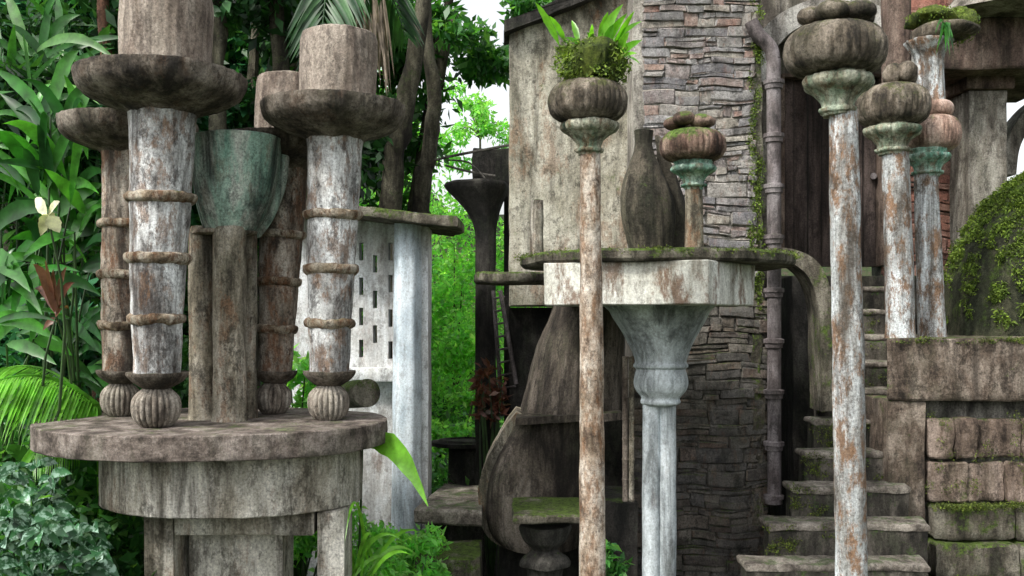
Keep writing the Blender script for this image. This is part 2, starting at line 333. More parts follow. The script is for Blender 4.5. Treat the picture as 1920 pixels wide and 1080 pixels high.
# ------------------------------------------------------------ left table and its sculptures
T=1.725
t=empty('round_stone_table','round dark stone table on white plinth carrying the candlestick columns','table',(X(402,5.25),5.25,0))
def disc(cx,cy,rx,ry,z0,z1,n=96,bev=.015,amp=.008):
    m=MB(); m.prism([(cx+rx*math.cos(2*math.pi*k/n),cy+ry*math.sin(2*math.pi*k/n)) for k in range(n)],z0,z1,'z',bev,.06,.04); return m.rough(amp,4,.003,26)
disc(X(402,5.25),5.25,.94,.72,T-.125,T,amp=.005,bev=.006).build('tabletop',M['slab'],t)
disc(X(432,5.2),5.25,.7,.52,1.29,T-.122,amp=.005,bev=.006).build('drum',M['plinth'],t)
m=MB(); m.box(X(330,4.95),X(590,4.95),4.93,5.6,1.165,1.288); m.rough(.004,5).build('lower_block',M['plinth'],t)
for a,b,d in ((270,325,4.95),(355,530,5.1),(595,645,4.95)):
    m=MB(); m.box(X(a,d),X(b,d),d,d+.25,-.05,1.285 if b-a<100 else 1.162); m.rough(.004,5).build('leg',M['plinth'],t)
D0=4.93
def candlestick():
    t=empty('candlestick_column','','column',P(293,800,D0),'candlestick columns on the round table')
    m=MB(); m.lpx(D0,[(293,801,10),(293,799,26),(293,785,40),(293,765,45),(293,745,42),(293,730,28),(293,724,20)],seg=176,fl=lambda a,z:1-.13*abs(math.cos(a*11))**6,step=.015); m.build('ribbed_ball',M['ball'],t)
    m=MB(); m.lpx(D0,[(294,728,22),(294,726,28),(295,714,46),(295,702,56),(295,697,56),(295,698,40)],step=.02); m.rough(.003,12).build('dish',M['bowl'],t)
    m=MB(); m.lpx(D0,[(294,700,42),(295,600,46),(298,480,51),(302,360,55),(305,250,58),(306,215,61),(306,195,64)],seg=48,fl=lambda a,z:1+.01*math.sin(a*9+z*3)); m.rough(.006,5,.004,25).build('shaft',M['shaftL'],t,angle=60)
    for c,y,r in ((294,597,51),(297,484,57),(301,371,61)):
        m=MB(); m.lpx(D0,[(c,y+11,r-8),(c,y+9,r-3),(c,y+5,r+1),(c,y-1,r+3),(c,y-7,r+1),(c,y-10,r-8)],seg=72,step=.01); m.rough(.009,9,.007,30).build('ring',M['ring'],t)
    m=MB(); m.lpx(D0,[(306,216,58),(306,211,66),(306,207,72),(306,203,88),(305,195,112),(304,182,135),(303,170,146),(303,158,150),(303,146,152),(303,141,151),(303,144,144),(303,155,125),(304,168,90),(304,170,70)],seg=160,fl=lambda a,z:1+.01*math.sin(a*5+1)+.016*abs(math.sin(a*16))+.004*math.sin(a*53),step=.018); m.rough(.005,4,.005,20).build('bowl',M['bowl'],t)
    m=MB(); m.lpx(D0,[(308,170,78),(309,165,80),(312,60,83),(313,5,82),(313,-8,79),(313,-12,70)],seg=110,fl=lambda a,z:1+.012*math.sin(a*30)); m.rough(.005,5,.003,20).build('drum',M['drum'],t)
    return t
cs=candlestick()
cands=[cs]
for (px,py,D,sx,sz,rot,sk) in ((616,787,5.25,.93,.955,(0,.005,.6),()),(226,780,5.46,.9,.93,(0,.012,.5),('drum',)),(512,776,5.6,.84,.89,(.01,.03,.9),())):
    c=copy_tree(cs,skip=sk); l=P(px,py,D); c.location=(l.x,l.y,T-.002); c.scale=(sx,sx,sz); c.rotation_euler=rot; cands.append(c)
cs.location=(cs.location.x,cs.location.y,T-.002)
for c,l in zip(cands,('largest candlestick column at front left of the round table, over the green cup\'s left side','pale candlestick column at right of the round table, beside the white slotted wall','candlestick column half hidden behind the largest one, nearest the jungle leaves','brown candlestick column behind the green cup')): c['label']=l
for c in (cands[2],cands[3]):
    for ch in c.children:
        if ch.name.startswith('shaft'): ch.data=ch.data.copy(); ch.data.materials[0]=M['backshaft']
t=empty('cup_sculpture','green stained stone cup on a bundle of fused pillars at table centre','sculpture',P(430,785,5.3))
m=MB(); m.lpx(5.3,[(432,440,44),(433,432,48),(436,412,58),(439,380,69),(441,345,76),(443,310,80),(444,280,82),(444,265,84),(444,260,85),(444,258,80),(443,264,72),(443,300,60)],seg=96,fl=lambda a,z:1-.03*abs(math.cos(a*3))**3,step=.025); m.rough(.004,5).build('cup',M['cup'],t)
m=MB(); m.lpx(5.42,[(476,445,12),(486,415,24),(506,360,27),(518,310,24),(523,265,17),(524,258,8)],seg=32,sy=.6); m.rough(.004,5).build('petal',M['cup'],t)
for c,w_,d in ((380,26,5.3),(430,31,5.22),(468,14,5.36),(420,30,5.5)):
    m=MB(); m.lpx(d,[(c,590+(E-T+.003)/d*F,w_+3),(c,770,w_),(c,650,w_-1),(c,520,w_),(c+1,432,w_-1),(c+3,425,w_-4)],seg=48); m.rough(.005,4,.003,22).build('pillar',M['pillarb'],t,angle=70)
m=MB(); m.lpx(5.3,[(418,442,50),(420,438,60),(422,434,60),(422,430,50)],seg=48,step=.015,sy=.8); m.rough(.004,9).build('collar',M['pillarb'],t)
# ------------------------------------------------------------ white slotted wall
DW=7.5
t=empty('slotted_wall','white wall with dark vertical slots under a mossy cap, left of a pale blue post','wall',P(660,1000,DW))
slots=[]
for c,rows in ((590,(440,500,565,630)),(618,(470,530,600)),(648,(440,505,570,635)),(677,(455,520,577,637)),(703,(478,545,610)),(732,(455,515,580,640))):
    for y in rows: slots.append((X(c-4,DW),X(c+4,DW),Z(y+33,DW),Z(y,DW)))
xs=sorted({X(545,DW),X(748,DW)}|{s_[0] for s_ in slots}|{s_[1] for s_ in slots})
zs=sorted({0.0,Z(395,DW)}|{s_[2] for s_ in slots}|{s_[3] for s_ in slots})
def hole(i,j):
    cx=(xs[i]+xs[i+1])/2; cz=(zs[j]+zs[j+1])/2
    return any(a<cx<b and c<cz<d for a,b,c,d in slots)
m=MB(); nx=len(xs)-1; nz=len(zs)-1; y0,y1=DW,DW+.14
sol=[[not hole(i,j) for j in range(nz)] for i in range(nx)]
for i in range(nx):
    for j in range(nz):
        if not sol[i][j]: continue
        a,b,c,d=xs[i],xs[i+1],zs[j],zs[j+1]
        m.add([(a,y0,c),(b,y0,c),(b,y0,d),(a,y0,d)],[(0,1,2,3)]); m.add([(a,y1,c),(a,y1,d),(b,y1,d),(b,y1,c)],[(0,1,2,3)])
        for di,dj,q in ((-1,0,[(a,y0,c),(a,y0,d),(a,y1,d),(a,y1,c)]),(1,0,[(b,y0,c),(b,y1,c),(b,y1,d),(b,y0,d)]),(0,-1,[(a,y0,c),(a,y1,c),(b,y1,c),(b,y0,c)]),(0,1,[(a,y0,d),(b,y0,d),(b,y1,d),(a,y1,d)])):
            ii,jj=i+di,j+dj
            if not(0<=ii<nx and 0<=jj<nz) or not sol[ii][jj]: m.add(q,[(0,1,2,3)])
m.build('slotted_panel',M['white'],t,smooth=False,recalc=False)
m=MB(); m.lpx(7.3,[(762,1015,30),(762,1005,27),(763,800,26),(764,600,25),(765,430,24),(765,400,25)],seg=40,fl=lambda a,z:1+.05*math.cos(a*6)); m.rough(.005,4).build('post',M['whiteblue'],t)
m=MB(); m.box(X(785,7.35),X(803,7.35),7.33,7.65,0,Z(412,7.35)); m.rough(.006,5).build('rear_post',M['white'],t)
m=MB(); m.box(X(560,7.4),X(740,7.4),7.38,7.55,Z(715,7.4),Z(690,7.4)); m.rough(.008,6).build('ledge',M['white'],t)
m=MB(); m.prism([(X(500,7.2),7.15),(X(862,7.2),6.95),(X(868,7.2),7.5),(X(850,7.9),7.95),(X(500,7.9),7.9)],0,.075,'z',.01,.08,.05)
for v in m.v: v.z+= Z(402,7.2)-.03 - (v.x+1.1)*.12
m.rough(.01,5,.006,20).build('cap_slab',M['mossslab'],t)
m=MB(); m.tube([P(640,742,6.6),P(660,740,6.3),P(688,737,6.0)],[.09,.09,.088],24,4); m.rough(.006,8); tag(m.build('stone_spout',M['mossslab']),'short mossy stone cylinder pointing out behind the right ribbed ball','stone cylinder')
# ------------------------------------------------------------ mushroom columns
rib=lambda n,a_:(lambda a,z:1+a_*math.sin(a*n))
def lobes(m,cx,cy,D,n,rx,rr,rz,top=None):
    for k in range(n):
        a=2*math.pi*k/n+.35; m.ell((X(cx,D)+math.cos(a)*S(rx,D),D+math.sin(a)*S(rx,D),Z(cy,D)+U(-.3,.3)*S(rz,D)),(S(rr,D),S(rr,D),S(rz,D)),22,12)
    if top: m.ell((X(cx,D),D,Z(top[0],D)),(S(top[1],D),S(top[1],D),S(top[2],D)))
def column(label,D,shaft,cap,bun,lob,mats,name='mushroom_column',group='columns with round bun tops'):
    c0,y0,_=shaft[0]; t=empty(name,label,'column',P(c0,y0,D),group)
    m=MB(); m.lpx(D,shaft,seg=48,fl=rib(9,.014),step=.06); m.rough(.006,4,.003,30).build('shaft',mats[0],t,angle=60)
    m=MB(); m.lpx(D,cap,seg=112,fl=lambda a,z:1+.09*abs(math.cos(a*4))**.7-.045+.02*abs(math.sin(a*16)),step=.01); m.rough(.004,11,.004,35).build('capital',mats[1],t)
    m=MB(); m.lpx(D,bun,seg=216,fl=lambda a,z:1-.03*abs(math.cos(a*18))**5,step=.015); m.rough(.003,6,.004,30).build('bun',mats[2],t)
    if lob:
        m=MB(); lobes(m,*lob); m.rough(.006,11,.004,30).build('lobed_top',mats[2],t)
    return t
def bunrows(c,y0,y1,w):
    h=y0-y1; return [(c,y0,w*.5),(c,y0-h*.04,w*.68),(c,y0-h*.16,w*.89),(c,y0-h*.35,w*.985),(c,y0-h*.52,w),(c,y0-h*.7,w*.96),(c,y0-h*.87,w*.82),(c,y0-h*.97,w*.58),(c,y1,w*.35)]
def caprows(c,y0,y1,r0,w):
    h=y0-y1; return [(c,y0+6,r0),(c,y0+2,r0+1),(c,y0,r0+6),(c,y0-h*.07,r0+7),(c,y0-h*.12,r0+2),(c,y0-h*.28,r0+(w-r0)*.2),(c,y0-h*.44,r0+(w-r0)*.55),(c,y0-h*.55,w*.97),(c,y0-h*.66,w*1.05),(c,y0-h*.76,w*1.0),(c,y0-h*.8,w*.84),(c,y0-h*.88,w*.86),(c,y0-h*.96,w*.9),(c,y1,w*.85),(c,y1-2,w*.6)]
D=4.6
column('slender lichen covered column with a leafy moss clump on its bun, in front of the pale half round table',D,[(1112,590+E/D*F,25),(1111,1080,24),(1109,700,22.5),(1106,290,19),(1106,262,19)],caprows(1105,286,214,19,50),bunrows(1102,230,152,75),None,(M['tall'],M['cap'],M['bun']))
D=4.4
column('tallest thick column with a big bun, in front of the stone steps',D,[(1602,590+E/D*F,30),(1596,1080,29),(1590,650,28),(1581,215,26),(1580,205,26)],caprows(1571,212,126,26,60),bunrows(1566,142,48,94),(1572,32,D,5,44,31,18,(17,34,13)),(M['tallb'],M['cap'],M['bun']))
D=6.85
column('short pale column with a dark bun, on the left end of the parapet',D,[(1688,590+(E-2.135)/D*F,28),(1688,620,26),(1685,450,25),(1678,285,24),(1677,275,24)],caprows(1673,285,226,24,48),bunrows(1674,238,160,67),(1688,140,D,4,17,19,20,None),(M['tallb'],M['cap'],M['bun']))
D=7.15
y0=590+(E-2.135)/D*F
t=column('column with green capital, pinkish bun and fluted neck carrying a mossy dish, on the parapet',D,[(1748,y0,26),(1747,600,24),(1740,450,23),(1736,325,21),(1736,320,21)],caprows(1739,326,280,21,38),bunrows(1751,284,217,48),None,(M['tallb'],M['capg'],M['bunpink']))
m=MB(); m.lpx(D,bunrows(1754,222,188,32),seg=48,step=.015); m.rough(.005,8).build('small_bun',M['bunpink'],t)
m=MB(); m.lpx(D,[(1748,196,22),(1745,150,23),(1742,110,25),(1741,96,32),(1741,84,40),(1741,78,42),(1741,76,30)],seg=64,fl=rib(12,.04),step=.02); m.rough(.004,8).build('fluted_neck',M['tallb'],t)
m=MB(); m.lpx(D,[(1745,80,20),(1758,74,45),(1768,64,58),(1770,56,60),(1768,50,50)],seg=48,step=.02); m.rough(.012,7).build('dish',M['bun'],t)
t=empty('mossy_plant_clump','bright moss and drooping grass in the dish of the pinkish column, upper right','plant',P(1770,40,D))
m=MB(); m.ell(P(1750,34,D),(S(46,D),S(46,D),S(15,D)),30,14); m.ell(P(1800,48,D),(S(30,D),S(35,D),S(30,D)),30,14); m.rough(.04,8,.015,25).build('moss_cushion',M['moss'],t)
cloud('moss_fringe',M['mossbright'],t,[(P(1750,34,D),(.2,.2,.08),1600),(P(1800,48,D),(.14,.15,.14),1600)],.02)
m=MB()
for k in range(14):
    a=U(-1,1); m.blade(P(1772+U(-10,10),48,D-.15),P(1775+a*22,U(60,105),D-.3+U(-.05,.05)),.02,.25,n=6)
m.build('grass_blades',M['broad'],t,recalc=False)
D=4.6
t=empty('epiphyte_clump','leafy green plant rooted in a moss pot on top of the slender lichen column','plant',P(1108,152,D))
m=MB(); m.lpx(D,[(1110,160,30),(1110,152,50),(1110,130,58),(1110,105,56),(1108,92,42),(1108,85,25)],seg=40); m.rough(.045,9,.015,30).build('moss_pot',M['moss'],t)
cloud('moss_fringe',M['mossbright'],t,[(P(1075,115,D-.06),(.1,.1,.11),1100),(P(1150,120,D-.05),(.09,.1,.11),1100),(P(1110,95,D),(.17,.14,.06),1000),(P(1110,135,D-.06),(.14,.1,.06),800)],.02)
m=MB()
for a,b,w_ in (((1048,82),(1003,3),.035),((1060,80),(1030,30),.03),((1085,80),(1072,38),.03),((1120,95),(1168,8),.06),((1130,100),(1176,25),.05),((1140,95),(1203,40),.045),((1150,110),(1204,75),.04),((1105,90),(1110,45),.03),((1125,80),(1140,22),.04),((1150,118),(1195,100),.03),((1070,90),(1040,60),.025),((1160,100),(1180,60),.04),((1095,90),(1060,70),.025),((1135,85),(1150,45),.04),((1120,88),(1100,60),.03),((1050,88),(1018,40),.02),((1165,110),(1200,120),.02),((1150,90),(1190,20),.03)):
    m.blade(P(*a,D+U(-.08,.08)),P(*b,D+U(-.18,.05)),w_,.06,.35)
m.build('leaves',M['lime'],t,recalc=False)
# ------------------------------------------------------------ centre round table
D=6.15
t=empty('pedestal_table','wide mossy disc on a white block and blue grey flared pedestal, before the stone tower','table',(X(1236,6.0),6.0,0))
disc(X(1228,D),D,.865,.9,2.6,2.67,amp=.01).build('disc_top',M['mossslab'],t)
m=MB()
m.prism([(X(1020,5.55),5.55),(X(1328,5.2),5.2),(X(1415,5.75),5.75),(X(1380,6.7),6.7),(X(1060,6.7),6.7)],2.355,2.598,'z',.006,.1,.06); m.rough(.005,4).build('pale_block',M['whiteslab'],t,angle=24)
D=6.0
m=MB(); m.lpx(D,[(1237,565,104),(1237,576,102),(1237,584,94),(1237,598,87),(1238,618,75),(1238,640,63),(1239,662,53),(1239,678,48),(1239,683,51),(1239,688,51),(1239,692,46),(1239,703,49),(1239,718,51),(1239,732,47),(1239,743,38),(1238,748,36),(1238,752,38),(1238,757,36),(1238,760,28)],seg=120,fl=lambda a,z:1-.05*abs(math.sin(a*4))**3,step=.014); m.rough(.003,4).build('flared_capital',M['bluecol'],t)
for c in (1221,1251):
    m=MB(); m.lpx(D,[(c,1290,18),(c,1000,17),(c,752,16.5),(c,745,15)],seg=24); m.rough(.004,4).build('shaft',M['bluecol'],t,angle=60)
cloud('moss_fringe',M['mossleaf'],t,[((X(1228,6.15)+.85*math.cos(a),6.15+.89*math.sin(a),2.662+U(-.02,.01)),(.06,.03,.014),int(U(5,60))) for a in [math.pi+math.pi*k/50+U(-.03,.03) for k in range(51)]],.015)
D=6.15; zt=590+(E-2.668)/D*F
t=empty('gourd_sculpture','dark mossy stone gourd standing on the disc against the tower','sculpture',P(1222,zt,D))
m=MB(); m.lpx(D,[(1220,zt,38),(1217,440,46),(1214,405,51),(1211,370,49),(1208,335,39),(1207,305,26),(1206,285,19),(1206,268,16),(1206,252,18),(1206,245,19),(1206,243,13)],seg=60,fl=lambda a,z:1+.03*math.cos(a*5),sy=.8,step=.03); m.rough(.006,4,.004,20).build('body',M['gourd'],t,angle=60)
m=MB(); m.lpx(D+.12,[(1250,zt-8,34),(1256,430,34),(1258,390,30),(1252,340,20),(1242,290,11),(1234,258,7),(1232,254,4)],seg=36,sy=.7); m.rough(.008,4,.005,20).build('side_lobe',M['gourd'],t)
D=5.85; zt=590+(E-2.668)/D*F
column('small column with reddish bun and green capital, on the disc beside the stone gourd',D,[(1302,zt,18),(1302,440,17),(1301,350,16),(1301,344,16)],caprows(1300,350,300,16,39),bunrows(1299,304,243,62),(1294,229,D,5,28,22,13,None),(M['pillarb'],M['capg'],M['bunred']))
D=6.25; zt=590+(E-2.668)/D*F
m=MB(); m.lpx(D,[(1006,zt,14),(1006,460,13),(1007,385,12),(1007,376,11),(1007,374,6)],seg=24,fl=rib(6,.05)); m.rough(.005,8); tag(m.build('stone_post',M['plinth']),'short pale stone post at the left edge of the mossy disc','post')
D=7.3
tag(disc(X(960,D),D,S(72,D),.45,Z(532,D),Z(513,D),amp=.01).build('ledge_slab',M['mossslab']),'small mossy half round ledge left of the large disc, against the black column','ledge')
m=MB(); D=7.0
m.band([(1440,464),(1480,466),(1515,478),(1542,503),(1556,545),(1560,600),(1560,700),(1559,772)],[(1440,482),(1470,486),(1496,500),(1518,522),(1532,556),(1538,605),(1540,700),(1541,772)],D,.3); m.rough(.01,5)
t=m.build('curved_arch_rib',M['mossslab']); tag(t,'dark mossy curved rib bending down from the disc onto the stairs','arch rib')
# ------------------------------------------------------------ stone tower
def stones(m,x0,x1,z0,z1,y,hmin,hmax,lmin,lmax,dep=.02,jit=.016,wob=.035):
    z=z0
    while z<z1:
        h=min(U(hmin,hmax),z1-z+.001)
        if h<.02: break
        x=x0-U(0,.04)
        while x<x1:
            l=U(lmin,lmax)*(.6 if h<.06 else 1)
            xa=max(x,x0); xb=min(x+l,x1+U(-.015,.015)); x+=l
            if xb-xa<.03: continue
            q_=U(.25,.75); split=[(z,z+h)] if (h<.06 or random.random()<.35) else [(z,z+h*q_),(z+h*q_,z+h)]
            for za,zb in split:
                g=U(.001,.005); d=dep*U(.4,1.8); nxs,nzs=6,4; vs=[];fs=[]
                j=[U(-jit,jit)*.6 for _ in range(8)]
                for b in range(nzs+1):
                    for a in range(nxs+1):
                        u=a/nxs; v=b/nzs
                        if a==1: u=.006/(xb-xa)+.01
                        if a==nxs-1: u=1-.006/(xb-xa)-.01
                        if b==1: v=.09
                        if b==nzs-1: v=.91
                        e=a in(0,nxs) or b in(0,nzs); cr=a in(0,nxs) and b in(0,nzs)
                        px=xa+g+(xb-xa-2*g)*u+ (j[0]*(1-v)+j[1]*v)*(1-u)+(j[2]*(1-v)+j[3]*v)*u
                        pz=za+g+(zb-za-2*g)*v+ (j[4]*(1-u)+j[5]*u)*(1-v)+(j[6]*(1-u)+j[7]*u)*v*min(1,(zb-za)/.06)
                        if cr: px+=.006*(1 if a==0 else -1)
                        vs.append((px+U(-.003,.003),y-(d*.7 if e else d+U(-.006,.006)),pz+U(-.0025,.0025)))
                W=nxs+1
                for b in range(nzs):
                    for a in range(nxs): q=b*W+a; fs.append((q,q+1,q+1+W,q+W))
                per=[a for a in range(W)]+[b*W+nxs for b in range(1,nzs+1)]+[nzs*W+a for a in range(nxs-1,-1,-1)]+[b*W for b in range(nzs-1,0,-1)]
                k0=len(vs); vs+=[(vs[p][0],y+.012,vs[p][2]) for p in per]
                for k in range(len(per)):
                    k2=(k+1)%len(per); fs.append((per[k2],per[k],k0+k,k0+k2))
                m.add(vs,fs)
        z+=h
    for v in m.v: v.z+=wob*noise.noise(Vector((v.x*3.2,v.z*1.5,2))); v.x+=wob*.5*noise.noise(Vector((v.x*2,v.z*4,7)))
DT=7.5
t=empty('stone_tower','tall tower of grey and reddish rubble stone behind the mossy disc','tower',(X(1310,DT),DT,0))
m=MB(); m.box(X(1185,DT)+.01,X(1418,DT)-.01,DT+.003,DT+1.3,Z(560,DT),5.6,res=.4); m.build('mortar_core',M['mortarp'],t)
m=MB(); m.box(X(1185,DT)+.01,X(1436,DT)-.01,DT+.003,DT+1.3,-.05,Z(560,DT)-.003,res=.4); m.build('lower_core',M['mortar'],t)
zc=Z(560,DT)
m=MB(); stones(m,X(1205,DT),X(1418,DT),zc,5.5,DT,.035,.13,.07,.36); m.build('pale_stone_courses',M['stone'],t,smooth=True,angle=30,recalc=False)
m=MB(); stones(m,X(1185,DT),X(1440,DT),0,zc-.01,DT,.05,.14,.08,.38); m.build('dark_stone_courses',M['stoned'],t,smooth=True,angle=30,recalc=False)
m=MB(); m.box(X(1408,DT),X(1428,DT),DT-.01,DT+.3,Z(1000,DT),5.5,res=.07); m.rough(.03,5,.014,20).build('mossy_corner',M['mossslab'],t)
cloud('moss_tufts',M['mossbright'],t,[((X(1417,DT)+U(-.05,.04),DT-.03,U(2.3,5)),(.035,.02,.09),80) for k in range(40)],.02)
t=empty('plaster_wall','stained beige plaster wall with sloping dark coping left of the stone tower','wall',(X(1080,7.9),7.9,0))
m=MB(); m.prism([(X(955,7.9),Z(575,7.9)),(X(1215,7.9),Z(575,7.9)),(X(1215,7.9),Z(-60,7.9)),(X(955,7.9),Z(45,7.9))],7.9,8.1,'y',.015,.12,.1); m.rough(.012,3,.005,14).build('wall_panel',M['plaster'],t)
m=MB(); m.prism([(X(945,7.8),Z(62,7.8)),(X(1215,7.8),Z(-45,7.8)),(X(1215,7.8),Z(-68,7.8)),(X(945,7.8),Z(38,7.8))],7.78,8.2,'y',.012,.12,.1); m.rough(.02,5).build('coping',M['darkc'],t)
m=MB(); m.box(X(955,8),X(1215,8),8.05,8.25,0,Z(577,8),res=.2); m.rough(.01,3).build('interior_shade_panel',M['darkc'],t)  # dark-coloured wall standing in for the shade of the open interior
D=8.3
t=empty('flared_column','black weathered column with trumpet shaped top left of the plaster wall','column',(X(911,D),D,0))
m=MB(); m.lpx(D,[(911,590+E/D*F,22),(911,830,20),(911,600,19),(911,470,19),(910,430,21),(906,400,30),(900,375,44),(896,358,56),(894,348,60),(894,344,58),(894,350,30)],seg=40,fl=rib(8,.03)); m.rough(.01,4).build('shaft',M['darkc'],t)
m=MB(); m.box(X(888,8.6),X(957,8.6),8.5,9.0,Z(350,8.6),Z(283,8.6)); m.rough(.03,4); m.box(X(945,8.6),X(957,8.6),8.5,8.9,0,Z(350,8.6)+.01)
tag(m.build('dark_pier',M['darkc']),'dark stone block on a thin pier above the black flared column','pier')
t=empty('iron_ladder','rusty thin iron ladder between the black column and the plaster wall','ladder',P(945,760,8))
for a in ([P(938,545,8),P(968,720,8)],[P(925,545,8.2),P(942,780,8.2)]):
    m=MB(); m.tube(a,.018,8); m.build('rail',M['pipe'],t)
for k in range(8):
    y=560+k*24; m=MB(); m.tube([P(926+k*2,y,8.15),P(945+k*3,y-4,8.0)],.009,6); m.build('rung',M['pipe'],t)
m=MB(); m.tube([P(815,300,8.5),P(860,290,8.4),P(955,272,8.2)],.012,6,3); m.tube([P(835,310,8.5),P(880,322,8.4),P(930,330,8.3)],.01,6,3); m.tube([P(840,300,8.5),P(880,305,8.4),P(910,335,8.3)],.008,6,3)
tag(m.build('bent_rods',M['darkc']),'thin dark rods sticking out left of the dark stone block','rods')
# ------------------------------------------------------------ shell sculpture beneath the disc
D=7.0
t=empty('shell_sculpture','brown curved stone shell like a hooded chair under the mossy disc','sculpture',P(1020,1000,D))
def shell(rows,D,bul,back=.35,n=16,pw=.7):
    m=MB(); R=[]; pts=[]
    for i in range(len(rows)-1):
        p0=rows[max(0,i-1)];p1=rows[i];p2=rows[i+1];p3=rows[min(len(rows)-1,i+2)]
        for j in range(6):
            s_=j/6; pts.append([.5*((2*p1[k])+(p2[k]-p0[k])*s_+(2*p0[k]-5*p1[k]+4*p2[k]-p3[k])*s_*s_+(3*p1[k]-p0[k]-3*p2[k]+p3[k])*s_**3) for k in range(3)])
    pts.append(rows[-1])
    for y,xl,xr in pts:
        r=[]
        for k in range(n+1):
            u=k/n; r.append(P(xl+(xr-xl)*u,y,D)+Vector((0,-bul*math.sin(math.pi*u)**pw,0)))
        r+= [P(xr,y,D)+Vector((0,back,0)),P(xl,y,D)+Vector((0,back,0))]
        R.append(r)
    m.loft(R); return m.rough(.012,3,.004,15)
shell([(572,1040,1175),(600,1030,1172),(650,1008,1170),(710,993,1168),(778,975,1166)],D,.4).build('upper_hood',M['shell'],t)
shell([(772,972,1110),(800,952,1108),(840,930,1105),(880,913,1102),(925,901,1100),(970,900,1098),(1000,912,1096),(1020,935,1090)],D-.05,.3,pw=.55).build('curved_slab',M['shell'],t)
m=MB(); m.band([(968,772),(944,806),(918,850),(903,890),(896,930),(900,980),(916,1008),(938,1024)],[(982,776),(960,812),(936,856),(921,895),(914,930),(917,972),(930,996),(950,1012)],D-.16,.4); m.rough(.008,6,.004,20).build('slab_rim',M['pillarb'],t)
m=MB(); m.band([(1168,774),(1100,778),(1040,780),(968,784)],[(1168,788),(1100,791),(1042,793),(966,797)],D-.44,.5); m.rough(.008,6).build('hood_lip',M['shell'],t)
m=MB(); m.box(X(935,6.9),X(1120,6.9),6.95,7.6,0,Z(1000,6.9)); m.rough(.015,4).build('base_block',M['darkc'],t)
t=empty('stone_bench','green stained stone bench slab on a scrolled bracket, below the curved shell','bench',(X(1025,6.3),6.3,0))
m=MB(); m.box(X(960,6.0),X(1100,6.0),6.0,6.6,Z(982,6.0),Z(966,6.0)); m.rough(.01,5).build('slab',M['mossslab'],t)
m=MB(); m.lpx(6.25,[(1022,1240,40),(1022,1080,30),(1022,1060,44),(1022,1045,40),(1022,1030,22),(1022,1015,36),(1022,1002,42),(1022,990,46),(1022,984,44)],seg=32,fl=lambda a,z:1+.08*math.cos(a*4),step=.02); m.rough(.008,6).build('bracket',M['darkc'],t)
m=MB(); m.box(X(1130,6.6),X(1195,6.6),6.6,7.2,0,Z(940,6.6)); m.rough(.01,4); tag(m.build('low_dark_block',M['darkc']),'low dark stone block between the lichen column and blue grey pedestal','block')
m=MB(); m.prism([(X(790,7.3),6.7),(X(905,7.0),6.6),(X(915,7.5),7.6),(X(830,7.5),7.7)],Z(965,7),Z(938,7),'z',.015,.08,.05); m.rough(.012,5)
tag(m.build('side_ledge',M['tread']),'pale topped stone ledge left of the curved shell sculpture','ledge')
m=MB(); m.box(X(800,7),X(905,7),6.95,7.45,0,Z(965,7)-.01); m.rough(.015,4); tag(m.build('ledge_base',M['darkc']),'dark block holding up the pale topped ledge','block')
m=MB(); m.box(X(780,6.3),X(900,6.3),6.2,6.7,0,Z(1040,6.3)); m.rough(.015,4); tag(m.build('mossy_plinth',M['mossslab']),'low mossy plinth at the foot of the pale topped ledge','plinth')
m=MB(); m.lpx(8.6,[(870,590+E/8.6*F,30),(870,840,30),(868,835,60),(868,828,62),(868,826,40)],seg=30,sy=.7); m.rough(.012,4); tag(m.build('round_stand',M['darkc']),'dark round stone stand in front of bright green leaves','stand')
t=empty('bamboo_poles','pair of pale upright bamboo poles behind the lichen column','poles',P(1178,940,6.5))
for c in (1172,1184):
    m=MB(); rows=[]
    for k in range(8): y=940-k*38; rows+=[(c,y,5),(c,y-3,6.2),(c,y-6,5)]
    m.lpx(6.5,rows,seg=14,cr=False); m.build('pole',M['pillarb'] if c>1180 else M['drum'],t)
# ------------------------------------------------------------ drain pipe
D=7.42
t=empty('drain_pipe','dark segmented drain pipe running down the right edge of the tower','pipe',P(1452,938,D))
m=MB(); m.tube([P(1408,40,D),P(1422,66,D),P(1440,84,D),P(1450,110,D),P(1451,200,D),P(1452,938,D)],S(13,D),20,6); m.rough(.004,6).build('pipe',M['pipe'],t)
for y in (155,255,350,445,545,640,735,832,932):
    m=MB(); m.lpx(D,[(1451,y+13,13),(1451,y+12,16),(1451,y+4,17),(1451,y+3,19),(1451,y-4,19),(1451,y-5,15),(1451,y-6,13)],seg=24,cr=False); m.build('pipe_joint',M['pipe'],t)
# ------------------------------------------------------------ back wall with door
DB=8.9
t=empty('door_wall','dark house wall with arched recess and wooden door at the top of the stairs','wall',(X(1560,DB),DB,0))
m=MB(); m.box(X(1400,DB),X(1463,DB),DB,DB+.3,0,5.8,res=.25); m.rough(.01,3).build('wall',M['lintel'],t)
m=MB(); m.box(X(1463,DB)+.003,X(1657,DB)-.003,DB+.02,DB+.3,Z(138,DB),5.8,res=.25); m.rough(.01,3).build('upper_wall',M['lintel'],t)
m=MB(); m.box(X(1657,DB),X(1830,DB),DB+.03,DB+.3,0,5.8,res=.3); m.build('mortar_core',M['mortar'],t)
m=MB(); stones(m,X(1657,DB),X(1830,DB),2.2,5.7,DB+.03,.1,.16,.2,.4); m.build('red_brick_courses',M['brick'],t,angle=30,recalc=False)
d=MB(); x=X(1468,DB); k=0
while x<X(1650,DB)-.02:
    x2=min(x+.13,X(1650,DB)); d.box(x+.006,x2-.006,DB+.09+.014*(k%2),DB+.15,2.75,Z(145,DB),bev=.006,res=.3); x=x2; k+=1
d=d.build('door',M['door'],t)
m=MB(); m.tube([P(1638,330,DB+.08),P(1638,330,DB+.03)],.03,12); m.build('door_knob',M['pipe'],d)
